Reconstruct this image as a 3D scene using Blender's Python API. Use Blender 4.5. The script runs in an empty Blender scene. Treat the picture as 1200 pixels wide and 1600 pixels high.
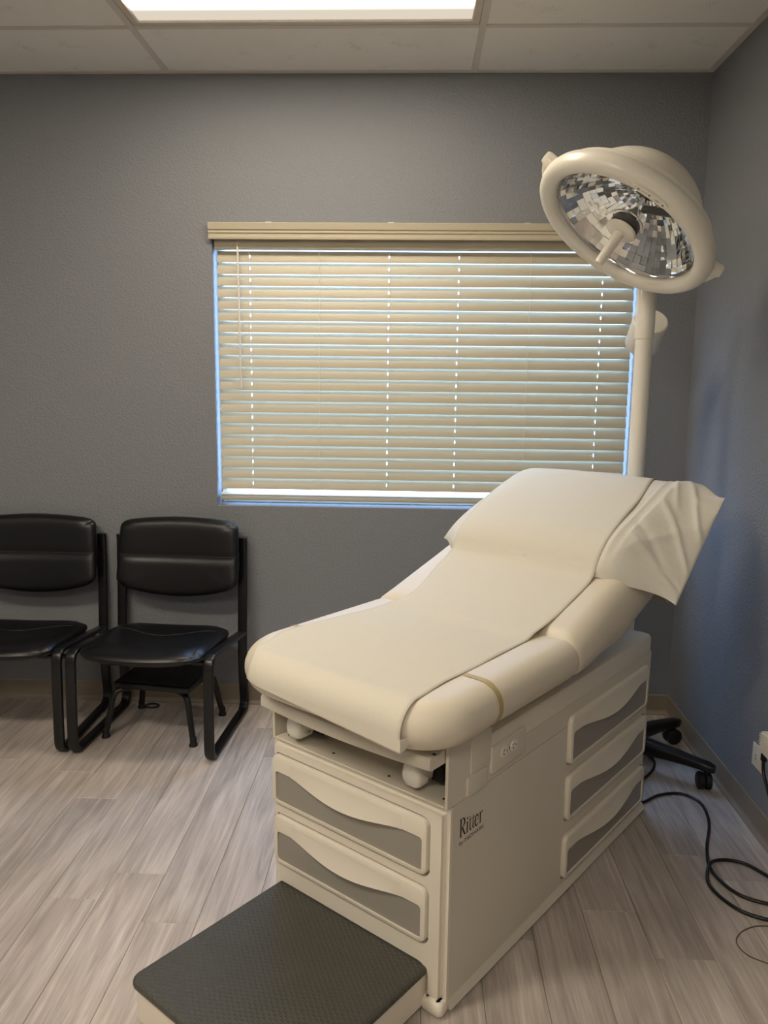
import bpy, bmesh, math, random
from mathutils import Vector, Matrix, Euler
random.seed(7)
SC = bpy.context.scene
COL = SC.collection

# ------------------------------------------------------------------ camera
cam_data = bpy.data.cameras.new('camera'); cam = bpy.data.objects.new('camera', cam_data); COL.objects.link(cam)
cam_data.sensor_fit = 'HORIZONTAL'; cam_data.sensor_width = 36.0; cam_data.lens = 1238.0 / 1200.0 * 36.0
cam_data.clip_start = 0.05
_r = Vector((0.99922846, 0.03765732, 0.01115417)); _u = Vector((-0.01711712, 0.16195116, 0.98665031)); _f = Vector((-0.03534817, 0.98607999, -0.16247079))
M = Matrix.Identity(4)
for i in range(3):
    M[i][0] = _r[i]; M[i][1] = _u[i]; M[i][2] = -_f[i]
M[0][3], M[1][3], M[2][3] = -1.14468, -3.37258, 1.44326
cam.matrix_world = M
SC.camera = cam

# ------------------------------------------------------------------ world, exposure
world = bpy.data.worlds.new('sky'); SC.world = world; world.use_nodes = True
bg = world.node_tree.nodes['Background']
bg.inputs['Color'].default_value = (0.36, 0.57, 1.0, 1); bg.inputs['Strength'].default_value = 5.0
SC.view_settings.view_transform = 'Standard'; SC.view_settings.look = 'None'
SC.view_settings.exposure = 1.35; SC.view_settings.gamma = 1.0; SC.view_settings.use_curve_mapping = False
SC.cycles.use_denoising = True
SC.cycles.max_bounces = 8; SC.cycles.transparent_max_bounces = 12; SC.cycles.sample_clamp_indirect = 6.0
LENS_COLOR = (1.0, 0.885, 0.725)
LENS_FRONT = 7.0     # emission of the ceiling light in view
LENS_REAR = 17.0      # emission of its twin further back in the room

# ------------------------------------------------------------------ materials
def srgb(r, g, b):
    def c(v):
        v /= 255.0
        return v / 12.92 if v <= 0.04045 else ((v + 0.055) / 1.055) ** 2.4
    return (c(r), c(g), c(b), 1.0)

def nd(nt, typ, **kw):
    n = nt.nodes.new(typ)
    for k, v in kw.items():
        if hasattr(n, k) and k not in ('Scale',): setattr(n, k, v)
    return n

def mat(name, col, rough=0.5, metal=0.0, var=0.06, nscale=6.0, bump=0.0, bscale=80.0, bdist=0.001, stretch=(1, 1, 1), spec=0.5, coat=0.0, detail=3.0, randomize=False):
    m = bpy.data.materials.new(name); m.use_nodes = True
    nt = m.node_tree; b = nt.nodes['Principled BSDF']
    b.inputs['Roughness'].default_value = rough; b.inputs['Metallic'].default_value = metal
    b.inputs['Specular IOR Level'].default_value = spec
    if coat: b.inputs['Coat Weight'].default_value = coat; b.inputs['Coat Roughness'].default_value = 0.1
    tc = nd(nt, 'ShaderNodeTexCoord'); mp = nd(nt, 'ShaderNodeMapping'); mp.inputs['Scale'].default_value = stretch
    nt.links.new(tc.outputs['Object'], mp.inputs['Vector'])
    n = nd(nt, 'ShaderNodeTexNoise'); n.inputs['Scale'].default_value = nscale; n.inputs['Detail'].default_value = detail
    nt.links.new(mp.outputs['Vector'], n.inputs['Vector'])
    mx = nd(nt, 'ShaderNodeMix', data_type='RGBA')
    c = col if len(col) == 4 else (*col, 1)
    mx.inputs[6].default_value = tuple(x * (1 - var) for x in c[:3]) + (1,)
    mx.inputs[7].default_value = tuple(min(1, x * (1 + var)) for x in c[:3]) + (1,)
    nt.links.new(n.outputs['Fac'], mx.inputs[0]); nt.links.new(mx.outputs[2], b.inputs['Base Color'])
    if bump:
        n2 = nd(nt, 'ShaderNodeTexNoise'); n2.inputs['Scale'].default_value = bscale; n2.inputs['Detail'].default_value = 2.0
        nt.links.new(mp.outputs['Vector'], n2.inputs['Vector'])
        bp = nd(nt, 'ShaderNodeBump'); bp.inputs['Strength'].default_value = bump; bp.inputs['Distance'].default_value = bdist
        nt.links.new(n2.outputs['Fac'], bp.inputs['Height']); nt.links.new(bp.outputs['Normal'], b.inputs['Normal'])
    return m

def wall_material():
    m = mat('wall_paint', srgb(132, 134, 138), rough=0.55, var=0.03, nscale=1.5, spec=0.35)
    nt = m.node_tree; b = nt.nodes['Principled BSDF']
    tc = nd(nt, 'ShaderNodeTexCoord')
    n = nd(nt, 'ShaderNodeTexNoise'); n.inputs['Scale'].default_value = 105; n.inputs['Detail'].default_value = 2.5; n.inputs['Distortion'].default_value = 0.6
    nt.links.new(tc.outputs['Object'], n.inputs['Vector'])
    rp = nd(nt, 'ShaderNodeMapRange'); rp.inputs[1].default_value = 0.42; rp.inputs[2].default_value = 0.62
    nt.links.new(n.outputs['Fac'], rp.inputs[0])
    bp = nd(nt, 'ShaderNodeBump'); bp.inputs['Strength'].default_value = 0.7; bp.inputs['Distance'].default_value = 0.0014
    nt.links.new(rp.outputs[0], bp.inputs['Height']); nt.links.new(bp.outputs['Normal'], b.inputs['Normal'])
    return m

def plank_material():
    m = bpy.data.materials.new('vinyl_plank'); m.use_nodes = True
    nt = m.node_tree; b = nt.nodes['Principled BSDF']; L = nt.links.new
    b.inputs['Roughness'].default_value = 0.42; b.inputs['Specular IOR Level'].default_value = 0.45
    tc = nd(nt, 'ShaderNodeTexCoord'); oi = nd(nt, 'ShaderNodeObjectInfo')
    mul = nd(nt, 'ShaderNodeMath', operation='MULTIPLY'); mul.inputs[1].default_value = 61.0; L(oi.outputs['Random'], mul.inputs[0])
    cx = nd(nt, 'ShaderNodeCombineXYZ'); L(mul.outputs[0], cx.inputs[0]); L(mul.outputs[0], cx.inputs[1]); L(mul.outputs[0], cx.inputs[2])
    add = nd(nt, 'ShaderNodeVectorMath', operation='ADD'); L(tc.outputs['Object'], add.inputs[0]); L(cx.outputs[0], add.inputs[1])
    def noise(sc, stretch, detail, dist=0.0):
        mp = nd(nt, 'ShaderNodeMapping'); mp.inputs['Scale'].default_value = stretch; L(add.outputs[0], mp.inputs['Vector'])
        n = nd(nt, 'ShaderNodeTexNoise'); n.inputs['Scale'].default_value = sc; n.inputs['Detail'].default_value = detail; n.inputs['Distortion'].default_value = dist
        L(mp.outputs[0], n.inputs['Vector']); return n
    g1 = noise(1.0, (34, 2.2, 10), 5, 1.0)      # long grain
    g2 = noise(1.0, (190, 7.0, 10), 3, 0.3)     # fine fibres
    g3 = noise(1.0, (9, 2.2, 4), 3, 1.2)        # cloudy patches
    r1 = nd(nt, 'ShaderNodeValToRGB'); r1.color_ramp.elements[0].position = 0.22; r1.color_ramp.elements[1].position = 0.80
    r1.color_ramp.elements[0].color = srgb(152, 140, 131); r1.color_ramp.elements[1].color = srgb(204, 194, 185)
    L(g1.outputs['Fac'], r1.inputs[0])
    m1 = nd(nt, 'ShaderNodeMix', data_type='RGBA', blend_type='OVERLAY'); m1.inputs[0].default_value = 0.40
    L(r1.outputs[0], m1.inputs[6]); L(g3.outputs['Fac'], m1.inputs[7])
    m2 = nd(nt, 'ShaderNodeMix', data_type='RGBA', blend_type='OVERLAY'); m2.inputs[0].default_value = 0.28
    L(m1.outputs[2], m2.inputs[6]); L(g2.outputs['Fac'], m2.inputs[7])
    hs = nd(nt, 'ShaderNodeHueSaturation')
    mr = nd(nt, 'ShaderNodeMapRange'); mr.inputs[3].default_value = 0.90; mr.inputs[4].default_value = 1.10; L(oi.outputs['Random'], mr.inputs[0])
    L(mr.outputs[0], hs.inputs['Value']); L(m2.outputs[2], hs.inputs['Color']); L(hs.outputs[0], b.inputs['Base Color'])
    bp = nd(nt, 'ShaderNodeBump'); bp.inputs['Strength'].default_value = 0.12; bp.inputs['Distance'].default_value = 0.001
    L(g2.outputs['Fac'], bp.inputs['Height']); L(bp.outputs[0], b.inputs['Normal'])
    return m

def tile_material():
    m = mat('ceiling_tile', srgb(238, 236, 230), rough=0.9, var=0.03, nscale=5, bump=0.25, bscale=140, bdist=0.001, spec=0.2)
    nt = m.node_tree; b = nt.nodes['Principled BSDF']; L = nt.links.new
    src = b.inputs['Base Color'].links[0].from_socket
    tc = nd(nt, 'ShaderNodeTexCoord')
    n = nd(nt, 'ShaderNodeTexNoise'); n.inputs['Scale'].default_value = 210; n.inputs['Detail'].default_value = 1.0
    n2 = nd(nt, 'ShaderNodeTexNoise'); n2.inputs['Scale'].default_value = 9
    L(tc.outputs['Object'], n.inputs['Vector']); L(tc.outputs['Object'], n2.inputs['Vector'])
    mu = nd(nt, 'ShaderNodeMath', operation='MULTIPLY'); L(n.outputs['Fac'], mu.inputs[0]); L(n2.outputs['Fac'], mu.inputs[1])
    gt = nd(nt, 'ShaderNodeMath', operation='GREATER_THAN'); gt.inputs[1].default_value = 0.40; L(mu.outputs[0], gt.inputs[0])
    mx = nd(nt, 'ShaderNodeMix', data_type='RGBA'); L(gt.outputs[0], mx.inputs[0]); L(src, mx.inputs[6]); mx.inputs[7].default_value = srgb(206, 202, 194)
    L(mx.outputs[2], b.inputs['Base Color'])
    return m

def lens_material(name, strength):
    m = bpy.data.materials.new(name); m.use_nodes = True
    nt = m.node_tree; nt.nodes.remove(nt.nodes['Principled BSDF']); L = nt.links.new
    out = nt.nodes['Material Output']; em = nd(nt, 'ShaderNodeEmission')
    em.inputs['Color'].default_value = (*LENS_COLOR, 1)
    # tube glow painted into the emission, no tubes built: bright middle, weaker long edges
    tc = nd(nt, 'ShaderNodeTexCoord'); sp = nd(nt, 'ShaderNodeSeparateXYZ'); L(tc.outputs['Object'], sp.inputs[0])
    ab = nd(nt, 'ShaderNodeMath', operation='ABSOLUTE'); L(sp.outputs['Y'], ab.inputs[0])
    mr = nd(nt, 'ShaderNodeMapRange', interpolation_type='SMOOTHSTEP'); mr.inputs[1].default_value = 0.08; mr.inputs[2].default_value = 0.20
    mr.inputs[3].default_value = strength; mr.inputs[4].default_value = 0.29
    L(ab.outputs[0], mr.inputs[0]); L(mr.outputs[0], em.inputs['Strength']); L(em.outputs[0], out.inputs['Surface'])
    return m

def glass_material(name, tint=(1, 1, 1), refl=1.0):
    m = bpy.data.materials.new(name); m.use_nodes = True
    nt = m.node_tree; nt.nodes.remove(nt.nodes['Principled BSDF']); L = nt.links.new
    out = nt.nodes['Material Output']; tr = nd(nt, 'ShaderNodeBsdfTransparent'); gl = nd(nt, 'ShaderNodeBsdfGlossy'); mx = nd(nt, 'ShaderNodeMixShader'); lw = nd(nt, 'ShaderNodeLayerWeight'); pw = nd(nt, 'ShaderNodeMath', operation='POWER'); fr = nd(nt, 'ShaderNodeMath', operation='MULTIPLY_ADD')
    tr.inputs['Color'].default_value = (*tint, 1); gl.inputs['Roughness'].default_value = 0.01; lw.inputs['Blend'].default_value = 0.5; pw.inputs[1].default_value = 5.0; L(lw.outputs['Facing'], pw.inputs[0]); L(pw.outputs[0], fr.inputs[0]); fr.inputs[1].default_value = 0.96 * refl; fr.inputs[2].default_value = 0.04 * refl
    L(fr.outputs[0], mx.inputs[0]); L(tr.outputs[0], mx.inputs[1]); L(gl.outputs[0], mx.inputs[2]); L(mx.outputs[0], out.inputs['Surface'])
    return m

def pad_material():
    m = mat('ribbed_vinyl', srgb(74, 73, 67), rough=0.5, var=0.08, nscale=9, spec=0.4)
    nt = m.node_tree; b = nt.nodes['Principled BSDF']; L = nt.links.new
    tc = nd(nt, 'ShaderNodeTexCoord'); v = nd(nt, 'ShaderNodeTexVoronoi'); v.inputs['Scale'].default_value = 105; v.inputs['Randomness'].default_value = 0.0
    mp = nd(nt, 'ShaderNodeMapping'); mp.inputs['Scale'].default_value = (1, 0.62, 0.01); mp.inputs['Rotation'].default_value = (0, 0, 0.785)
    L(tc.outputs['Object'], mp.inputs[0]); L(mp.outputs[0], v.inputs['Vector'])
    mr = nd(nt, 'ShaderNodeMapRange'); mr.inputs[1].default_value = 0.12; mr.inputs[2].default_value = 0.40; mr.inputs[3].default_value = 1; mr.inputs[4].default_value = 0
    L(v.outputs['Distance'], mr.inputs[0])
    bp = nd(nt, 'ShaderNodeBump'); bp.inputs['Strength'].default_value = 0.8; bp.inputs['Distance'].default_value = 0.0016
    L(mr.outputs[0], bp.inputs['Height']); L(bp.outputs[0], b.inputs['Normal'])
    return m

MAT = dict(
    wall=wall_material(), plank=plank_material(), tile=tile_material(),
    slab=mat('dark_subfloor', srgb(70, 62, 55), 0.9), plaster=mat('plenum', srgb(150, 148, 142), 0.9),
    grid=mat('grid_enamel', srgb(214, 208, 200), 0.5), base=mat('rubber_base', srgb(140, 128, 112), 0.55, var=0.05, bump=0.05),
    vinylframe=mat('window_vinyl', srgb(232, 232, 230), 0.4), glass=glass_material('window_glass', (0.96, 0.98, 0.98)), clear=glass_material('lamp_glass', refl=0.6),
    slat=mat('faux_wood_slat', srgb(188, 178, 154), 0.42, var=0.03, nscale=4, stretch=(1, 40, 40), bump=0.05, bscale=30),
    cord=mat('blind_cord', srgb(222, 214, 198), 0.7),
    lens_front=lens_material('light_lens', LENS_FRONT), lens_rear=lens_material('light_lens_far', LENS_REAR), fixture=mat('fixture_enamel', srgb(206, 198, 184), 0.45),
    cream=mat('cream_plastic', srgb(226, 218, 202), 0.38, var=0.02, nscale=3, bump=0.03, bscale=300), 
    creamsteel=mat('cream_steel', srgb(214, 207, 191), 0.42, var=0.03, nscale=2.5),
    inset=mat('taupe_laminate', srgb(150, 145, 135), 0.45, var=0.03), dark=mat('dark_cavity', srgb(28, 27, 25), 0.8),
    vinyl=mat('cushion_vinyl', srgb(220, 210, 190), 0.40, var=0.03, nscale=4, bump=0.06, bscale=260, spec=0.5),
    strap=mat('amber_elastic', srgb(184, 164, 116), 0.5), pad=pad_material(),
    paper=mat('exam_paper', srgb(214, 208, 192), 0.85, var=0.025, nscale=120, bump=0.25, bscale=90, bdist=0.0012, spec=0.2),
    case=mat('pillow_paper', srgb(216, 211, 198), 0.8, var=0.03, nscale=30, bump=0.4, bscale=45, bdist=0.003, spec=0.25),
    ink=mat('black_ink', srgb(30, 27, 25), 0.6), grey_ink=mat('grey_ink', srgb(120, 112, 100), 0.6), white=mat('white_plastic', srgb(232, 228, 216), 0.35),
    lampwhite=mat('lamp_enamel', srgb(236, 230, 215), 0.28, var=0.02), mirror=mat('facet_mirror', (0.86, 0.86, 0.86), 0.03, metal=1.0, var=0.02), chrome=mat('chrome', (0.8, 0.8, 0.8), 0.08, metal=1.0, var=0.02),
    blackp=mat('black_plastic', srgb(18, 18, 19), 0.32, var=0.1), leather=mat('black_vinyl', srgb(11, 11, 13), 0.36, var=0.1, nscale=14, bump=0.08, bscale=220, spec=0.42),
    stitch=mat('grey_stitch', srgb(62, 62, 62), 0.6), blackmetal=mat('black_metal', srgb(13, 13, 14), 0.30, var=0.1), rubber=mat('black_rubber', srgb(14, 14, 14), 0.6),
    ivory=mat('ivory_plate', srgb(236, 226, 204), 0.4), wire=mat('brown_wire', srgb(96, 84, 74), 0.5),
)

# ------------------------------------------------------------------ object helpers
def link(o, parent=None, **props):
    COL.objects.link(o)
    if parent is not None: o.parent = parent
    for k, v in props.items(): o[k] = v
    return o

def from_bm(name, bm, m, parent=None, smooth=False, angle=None, **props):
    bmesh.ops.recalc_face_normals(bm, faces=bm.faces)
    me = bpy.data.meshes.new(name); bm.to_mesh(me); bm.free()
    if m is not None: me.materials.append(MAT[m] if isinstance(m, str) else m)
    if smooth:
        for p in me.polygons: p.use_smooth = True
        if angle is not None: me.set_sharp_from_angle(angle=math.radians(angle))
    return link(bpy.data.objects.new(name, me), parent, **props)

def empty(name, loc=(0, 0, 0), rz=0.0, **props):
    o = bpy.data.objects.new(name, None); o.location = loc; o.rotation_euler = (0, 0, rz); o.empty_display_size = 0.1
    return link(o, None, **props)

def thing(o, label, category, group=None):
    o['label'] = label; o['category'] = category
    if group: o['group'] = group
    return o

def bm_box(bm, x0, x1, y0, y1, z0, z1, r=0.0, seg=2, mtx=None):
    tmp = bmesh.new()
    vs = [tmp.verts.new((x, y, z)) for x in (x0, x1) for y in (y0, y1) for z in (z0, z1)]
    for f in ((0, 1, 3, 2), (4, 6, 7, 5), (0, 4, 5, 1), (2, 3, 7, 6), (0, 2, 6, 4), (1, 5, 7, 3)):
        tmp.faces.new([vs[i] for i in f])
    if r: bmesh.ops.bevel(tmp, geom=tmp.edges[:], offset=r, segments=seg, profile=0.5, affect='EDGES')
    if mtx is not None: bmesh.ops.transform(tmp, matrix=mtx, verts=tmp.verts)
    me = bpy.data.meshes.new('t'); tmp.to_mesh(me); tmp.free(); bm.from_mesh(me); bpy.data.meshes.remove(me)

def box(name, x0, x1, y0, y1, z0, z1, m, parent=None, r=0.0, seg=2, mtx=None, **props):
    bm = bmesh.new(); bm_box(bm, x0, x1, y0, y1, z0, z1, r, seg, mtx)
    return from_bm(name, bm, m, parent, smooth=bool(r), angle=35 if r else None, **props)

def grid_surface(bm, rows, close_u=False, close_v=False):
    V = [[bm.verts.new(p) for p in row] for row in rows]
    R, C = len(V), len(V[0])
    for i in range(R if close_u else R - 1):
        for j in range(C if close_v else C - 1):
            q = [V[i][j], V[(i + 1) % R][j], V[(i + 1) % R][(j + 1) % C], V[i][(j + 1) % C]]
            try: bm.faces.new(q)
            except ValueError: pass
    return V

def smooth_path(pts, n=8, closed=False):
    pts = [Vector(p) for p in pts]; out = []; N = len(pts)
    for i in range(N if closed else N - 1):
        p0 = pts[(i - 1) % N] if (closed or i > 0) else pts[0] * 2 - pts[1]
        p1 = pts[i]; p2 = pts[(i + 1) % N]
        p3 = pts[(i + 2) % N] if (closed or i + 2 < N) else pts[-1] * 2 - pts[-2]
        for k in range(n):
            t = k / n
            out.append(0.5 * ((2 * p1) + (p2 - p0) * t + (2 * p0 - 5 * p1 + 4 * p2 - p3) * t * t + (3 * p1 - p0 - 3 * p2 + p3) * t ** 3))
    if not closed: out.append(pts[-1])
    return out

def bm_tube(bm, pts, rad, seg=10, profile=None, up=None, caps=True, closed=False):
    """sweep along pts; rad float or list; profile: list of (a,b) in the (side, normal) frame; up: fixed side axis"""
    pts = [Vector(p) for p in pts]; N = len(pts); rows = []; side = None
    for i, p in enumerate(pts):
        t = (pts[(i + 1) % N] - pts[i - 1]) if closed else (pts[min(i + 1, N - 1)] - pts[max(i - 1, 0)])
        t.normalize()
        if up is not None: s = Vector(up); s = (s - t * s.dot(t)).normalized()
        elif side is None:
            s = Vector((0, 0, 1)).cross(t)
            if s.length < 1e-3: s = Vector((1, 0, 0))
            s.normalize()
        else: s = (side - t * side.dot(t)).normalized()
        side = s; nrm = t.cross(s)
        r = rad[i] if isinstance(rad, (list, tuple)) else rad
        if profile: rows.append([p + s * a + nrm * b for a, b in profile])
        else: rows.append([p + (s * math.cos(2 * math.pi * k / seg) + nrm * math.sin(2 * math.pi * k / seg)) * r for k in range(seg)])
    V = grid_surface(bm, rows, close_u=closed, close_v=True)
    if caps and not closed:
        bm.faces.new(V[0][::-1]); bm.faces.new(V[-1])

def tube(name, pts, rad, m, parent=None, seg=10, **kw):
    props = {k: kw.pop(k) for k in list(kw) if k in ('label', 'category', 'group', 'kind')}
    bm = bmesh.new(); bm_tube(bm, pts, rad, seg, **kw)
    return from_bm(name, bm, m, parent, smooth=True, angle=50, **props)

def bm_lathe(bm, prof, n=48, mtx=None, close=False):
    """prof: (radius, axial) list around local Z"""
    rows = []
    for k in range(n):
        a = 2 * math.pi * k / n
        row = [Vector((r * math.cos(a), r * math.sin(a), z)) for r, z in prof]
        if mtx is not None: row = [mtx @ p for p in row]
        rows.append(row)
    grid_surface(bm, rows, close_u=True, close_v=close)
    bmesh.ops.remove_doubles(bm, verts=bm.verts, dist=1e-6)

def lathe(name, prof, m, parent=None, n=48, mtx=None, close=False, smooth=True, angle=40, **props):
    bm = bmesh.new(); bm_lathe(bm, prof, n, mtx, close)
    return from_bm(name, bm, m, parent, smooth=smooth, angle=angle, **props)

def rrect(a0, a1, b0, b1, r, c=5):
    """rounded rectangle outline, counter-clockwise from lower side; r scalar or 4 (lower-left, lower-right, upper-right, upper-left)"""
    rs = [r] * 4 if not isinstance(r, (list, tuple)) else list(r)
    cs = [(a0 + rs[0], b0 + rs[0], math.pi, rs[0]), (a1 - rs[1], b0 + rs[1], 1.5 * math.pi, rs[1]), (a1 - rs[2], b1 - rs[2], 0, rs[2]), (a0 + rs[3], b1 - rs[3], 0.5 * math.pi, rs[3])]
    out = []
    for cx, cy, a, rr in cs:
        for k in range(c + 1):
            t = a + 0.5 * math.pi * k / c
            out.append((cx + rr * math.cos(t), cy + rr * math.sin(t)))
    return out

def bm_prism(bm, outline, d0, d1, mapf, bevel=0.0):
    """extrude outline (a,b) from depth d0 to d1 through mapf(a,b,d); a bevelled rim at d1"""
    ca = sum(p[0] for p in outline) / len(outline); cb = sum(p[1] for p in outline) / len(outline)
    rings = [[mapf(a, b, d0) for a, b in outline]]
    if bevel:
        s = 1 if d1 > d0 else -1
        rings.append([mapf(a, b, d1 - s * bevel) for a, b in outline])
        def ins(p, e):
            da, db = ca - p[0], cb - p[1]
            return (p[0] + math.copysign(min(e, abs(da)), da), p[1] + math.copysign(min(e, abs(db)), db))
        rings.append([mapf(*ins(p, bevel * 0.3), d1 - s * bevel * 0.3) for p in outline])
        rings.append([mapf(*ins(p, bevel), d1) for p in outline])
    else: rings.append([mapf(a, b, d1) for a, b in outline])
    V = grid_surface(bm, rings, close_v=True)
    bm.faces.new(V[0][::-1]); bm.faces.new(V[-1])

def densify(o, step):
    out = []
    for (a0, b0), (a1, b1) in zip(o, o[1:] + o[:1]):
        n = max(1, int(math.hypot(a1 - a0, b1 - b0) / step))
        out += [(a0 + (a1 - a0) * i / n, b0 + (b1 - b0) * i / n) for i in range(n)]
    return out
def cushion_rings(bm, x0, x1, y0, y1, z0, z1, rc, R, mapf=None, c=10, k=10, sub=0):
    """rounded slab: plan outline with corner radii rc, edges rolled with radius R"""
    h = (z1 - z0) / 2; zc = (z0 + z1) / 2; rings = []
    prof = [(R * 1.6, -1.0)] + [(R * (1 - math.cos(t)), math.sin(t)) for t in [(-0.5 + i / k) * math.pi for i in range(k + 1)]] + [(R * 1.6, 1.0)]
    for ins, s in prof:
        o = rrect(x0 + ins, x1 - ins, y0 + ins, y1 - ins, [max(q - ins, 0.012) for q in rc], c)
        if sub:
            full = rrect(x0, x1, y0, y1, rc, c); n_ = []
            for (p0, p1, q0, q1) in zip(full, full[1:] + full[:1], o, o[1:] + o[:1]):
                m_ = max(1, int(math.hypot(p1[0] - p0[0], p1[1] - p0[1]) / sub)); n_ += [(q0[0] + (q1[0] - q0[0]) * i / m_, q0[1] + (q1[1] - q0[1]) * i / m_) for i in range(m_)]
            o = n_
        ring = [Vector((a, b, zc + h * s)) for a, b in o]
        if mapf: ring = [mapf(p) for p in ring]
        rings.append(ring)
    V = grid_surface(bm, rings, close_v=True)
    bm.faces.new(V[0][::-1]); bm.faces.new(V[-1])

def puff(bm, ax, ay, th_top, th_bot, n=28, p=7.0, q=2.2, se=9.0, mapf=None):
    """padded cushion on a super-elliptic plan; mapf(x, y, z, a, b) -> point"""
    def smp(i): return math.sin((i / n - 0.5) * math.pi)
    def pt(i, j, sgn):
        a, b = smp(i), smp(j)
        m = max(abs(a), abs(b)); d = (abs(a) ** se + abs(b) ** se) ** (1 / se)
        f = m / d if d > 1e-9 else 1
        t = (max(0, 1 - abs(a) ** p) ** (1 / q)) * (max(0, 1 - abs(b) ** p) ** (1 / q))
        z = (th_top if sgn > 0 else -th_bot) * t
        v = (a * f * ax, b * f * ay, z)
        return mapf(*v, a, b) if mapf else Vector(v)
    top = [[pt(i, j, 1) for j in range(n + 1)] for i in range(n + 1)]
    bot = [[pt(i, j, -1) for j in range(n + 1)] for i in range(n + 1)]
    grid_surface(bm, top); grid_surface(bm, bot)
    bmesh.ops.remove_doubles(bm, verts=bm.verts, dist=1e-5)

def boolean_cut(o, cutters):
    for c in cutters:
        md = o.modifiers.new('cut', 'BOOLEAN'); md.operation = 'DIFFERENCE'; md.solver = 'EXACT'; md.object = c
    bpy.context.view_layer.update()
    dg = bpy.context.evaluated_depsgraph_get()
    me = bpy.data.meshes.new_from_object(o.evaluated_get(dg))
    o.modifiers.clear(); old = o.data; o.data = me; bpy.data.meshes.remove(old)
    for c in cutters:
        d = c.data; bpy.data.objects.remove(c); bpy.data.meshes.remove(d)
    me.set_sharp_from_angle(angle=math.radians(35))

# ------------------------------------------------------------------ room shell
X0, Y0, H = -3.9, -4.9, 2.647
WX0, WX1, WZ0, WZ1, WD = -1.988, -0.237, 0.906, 2.066, 0.135     # window opening and wall thickness

def wall_back():
    bm = bmesh.new()
    o = [(X0, 0), (0.1, 0), (0.1, H + 0.1), (X0, H + 0.1)]; i_ = [(WX0, WZ0), (WX1, WZ0), (WX1, WZ1), (WX0, WZ1)]
    fr = 0.004
    loops = []
    loops.append([Vector((x, 0, z)) for x, z in o])
    e = 0.003
    i_out = [(WX0 - e, WZ0 - e), (WX1 + e, WZ0 - e), (WX1 + e, WZ1 + e), (WX0 - e, WZ1 + e)]
    loops.append([Vector((x, 0, z)) for x, z in i_out])
    loops.append([Vector((x, fr, z)) for x, z in i_])
    loops.append([Vector((x, WD, z)) for x, z in i_])
    loops.append([Vector((x, WD, z)) for x, z in o])
    grid_surface(bm, loops, close_u=True, close_v=True)
    return from_bm('wall_back', bm, 'wall', kind='structure')
wall_back()
box('wall_right', 0, 0.1, Y0, 0, 0, H + 0.1, 'wall', kind='structure')
box('wall_left', X0 - 0.1, X0, Y0, 0, 0, H + 0.1, 'wall', kind='structure')
box('wall_rear', X0 - 0.1, 0.1, Y0 - 0.1, Y0, 0, H + 0.1, 'wall', kind='structure')

# floor: a slab that carries the planks (0.15 m wide, 1.22 m long, running towards the window wall)
floor = box('floor', X0, 0, Y0, 0, -0.06, -0.004, 'slab', kind='structure')
PW, PL, GAP = 0.15, 1.22, 0.0004
plank_mesh = {}
def plank(x0, x1, y0, y1):
    key = (round(x1 - x0, 4), round(y1 - y0, 4))
    if key not in plank_mesh:
        bm = bmesh.new(); w, l = key
        bm_box(bm, -w / 2 + GAP, w / 2 - GAP, -l / 2 + GAP, l / 2 - GAP, -0.004, 0.0)
        top = [e for e in bm.edges if all(abs(v.co.z) < 1e-6 for v in e.verts)]
        bmesh.ops.bevel(bm, geom=top, offset=0.0013, segments=1, affect='EDGES')
        bmesh.ops.recalc_face_normals(bm, faces=bm.faces)
        me = bpy.data.meshes.new('plank'); bm.to_mesh(me); bm.free(); me.materials.append(MAT['plank']); plank_mesh[key] = me
    o = bpy.data.objects.new('plank', plank_mesh[key]); o.location = ((x0 + x1) / 2, (y0 + y1) / 2, 0); link(o, floor)
offs = {}
col_i = 0; x = -0.055
known = {-0.655: -1.36, -0.505: -1.537, -0.355: -1.08, -2.305: -0.85, -1.855: -1.47, -2.005: -1.26, -1.555: -1.04, -0.805: -0.75, -0.205: -1.2}
edges = [0.0, -0.055]
while edges[-1] - PW > X0: edges.append(edges[-1] - PW)
edges.append(X0)
for a, b in zip(edges[1:], edges[:-1]):
    seam = None
    for kx, s in known.items():
        if abs((a + 0.0) - (kx - 0.0)) < 0.02: seam = s
    if seam is None: seam = -random.uniform(0.1, PL)
    y = seam
    while y < -0.02: y += PL
    ys = [0.0]; y -= PL
    while y > Y0:
        if ys[-1] - y > 0.02: ys.append(y)
        y -= PL
    ys.append(Y0)
    for q0, q1 in zip(ys[1:], ys[:-1]): plank(a, b, q0, q1)

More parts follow.
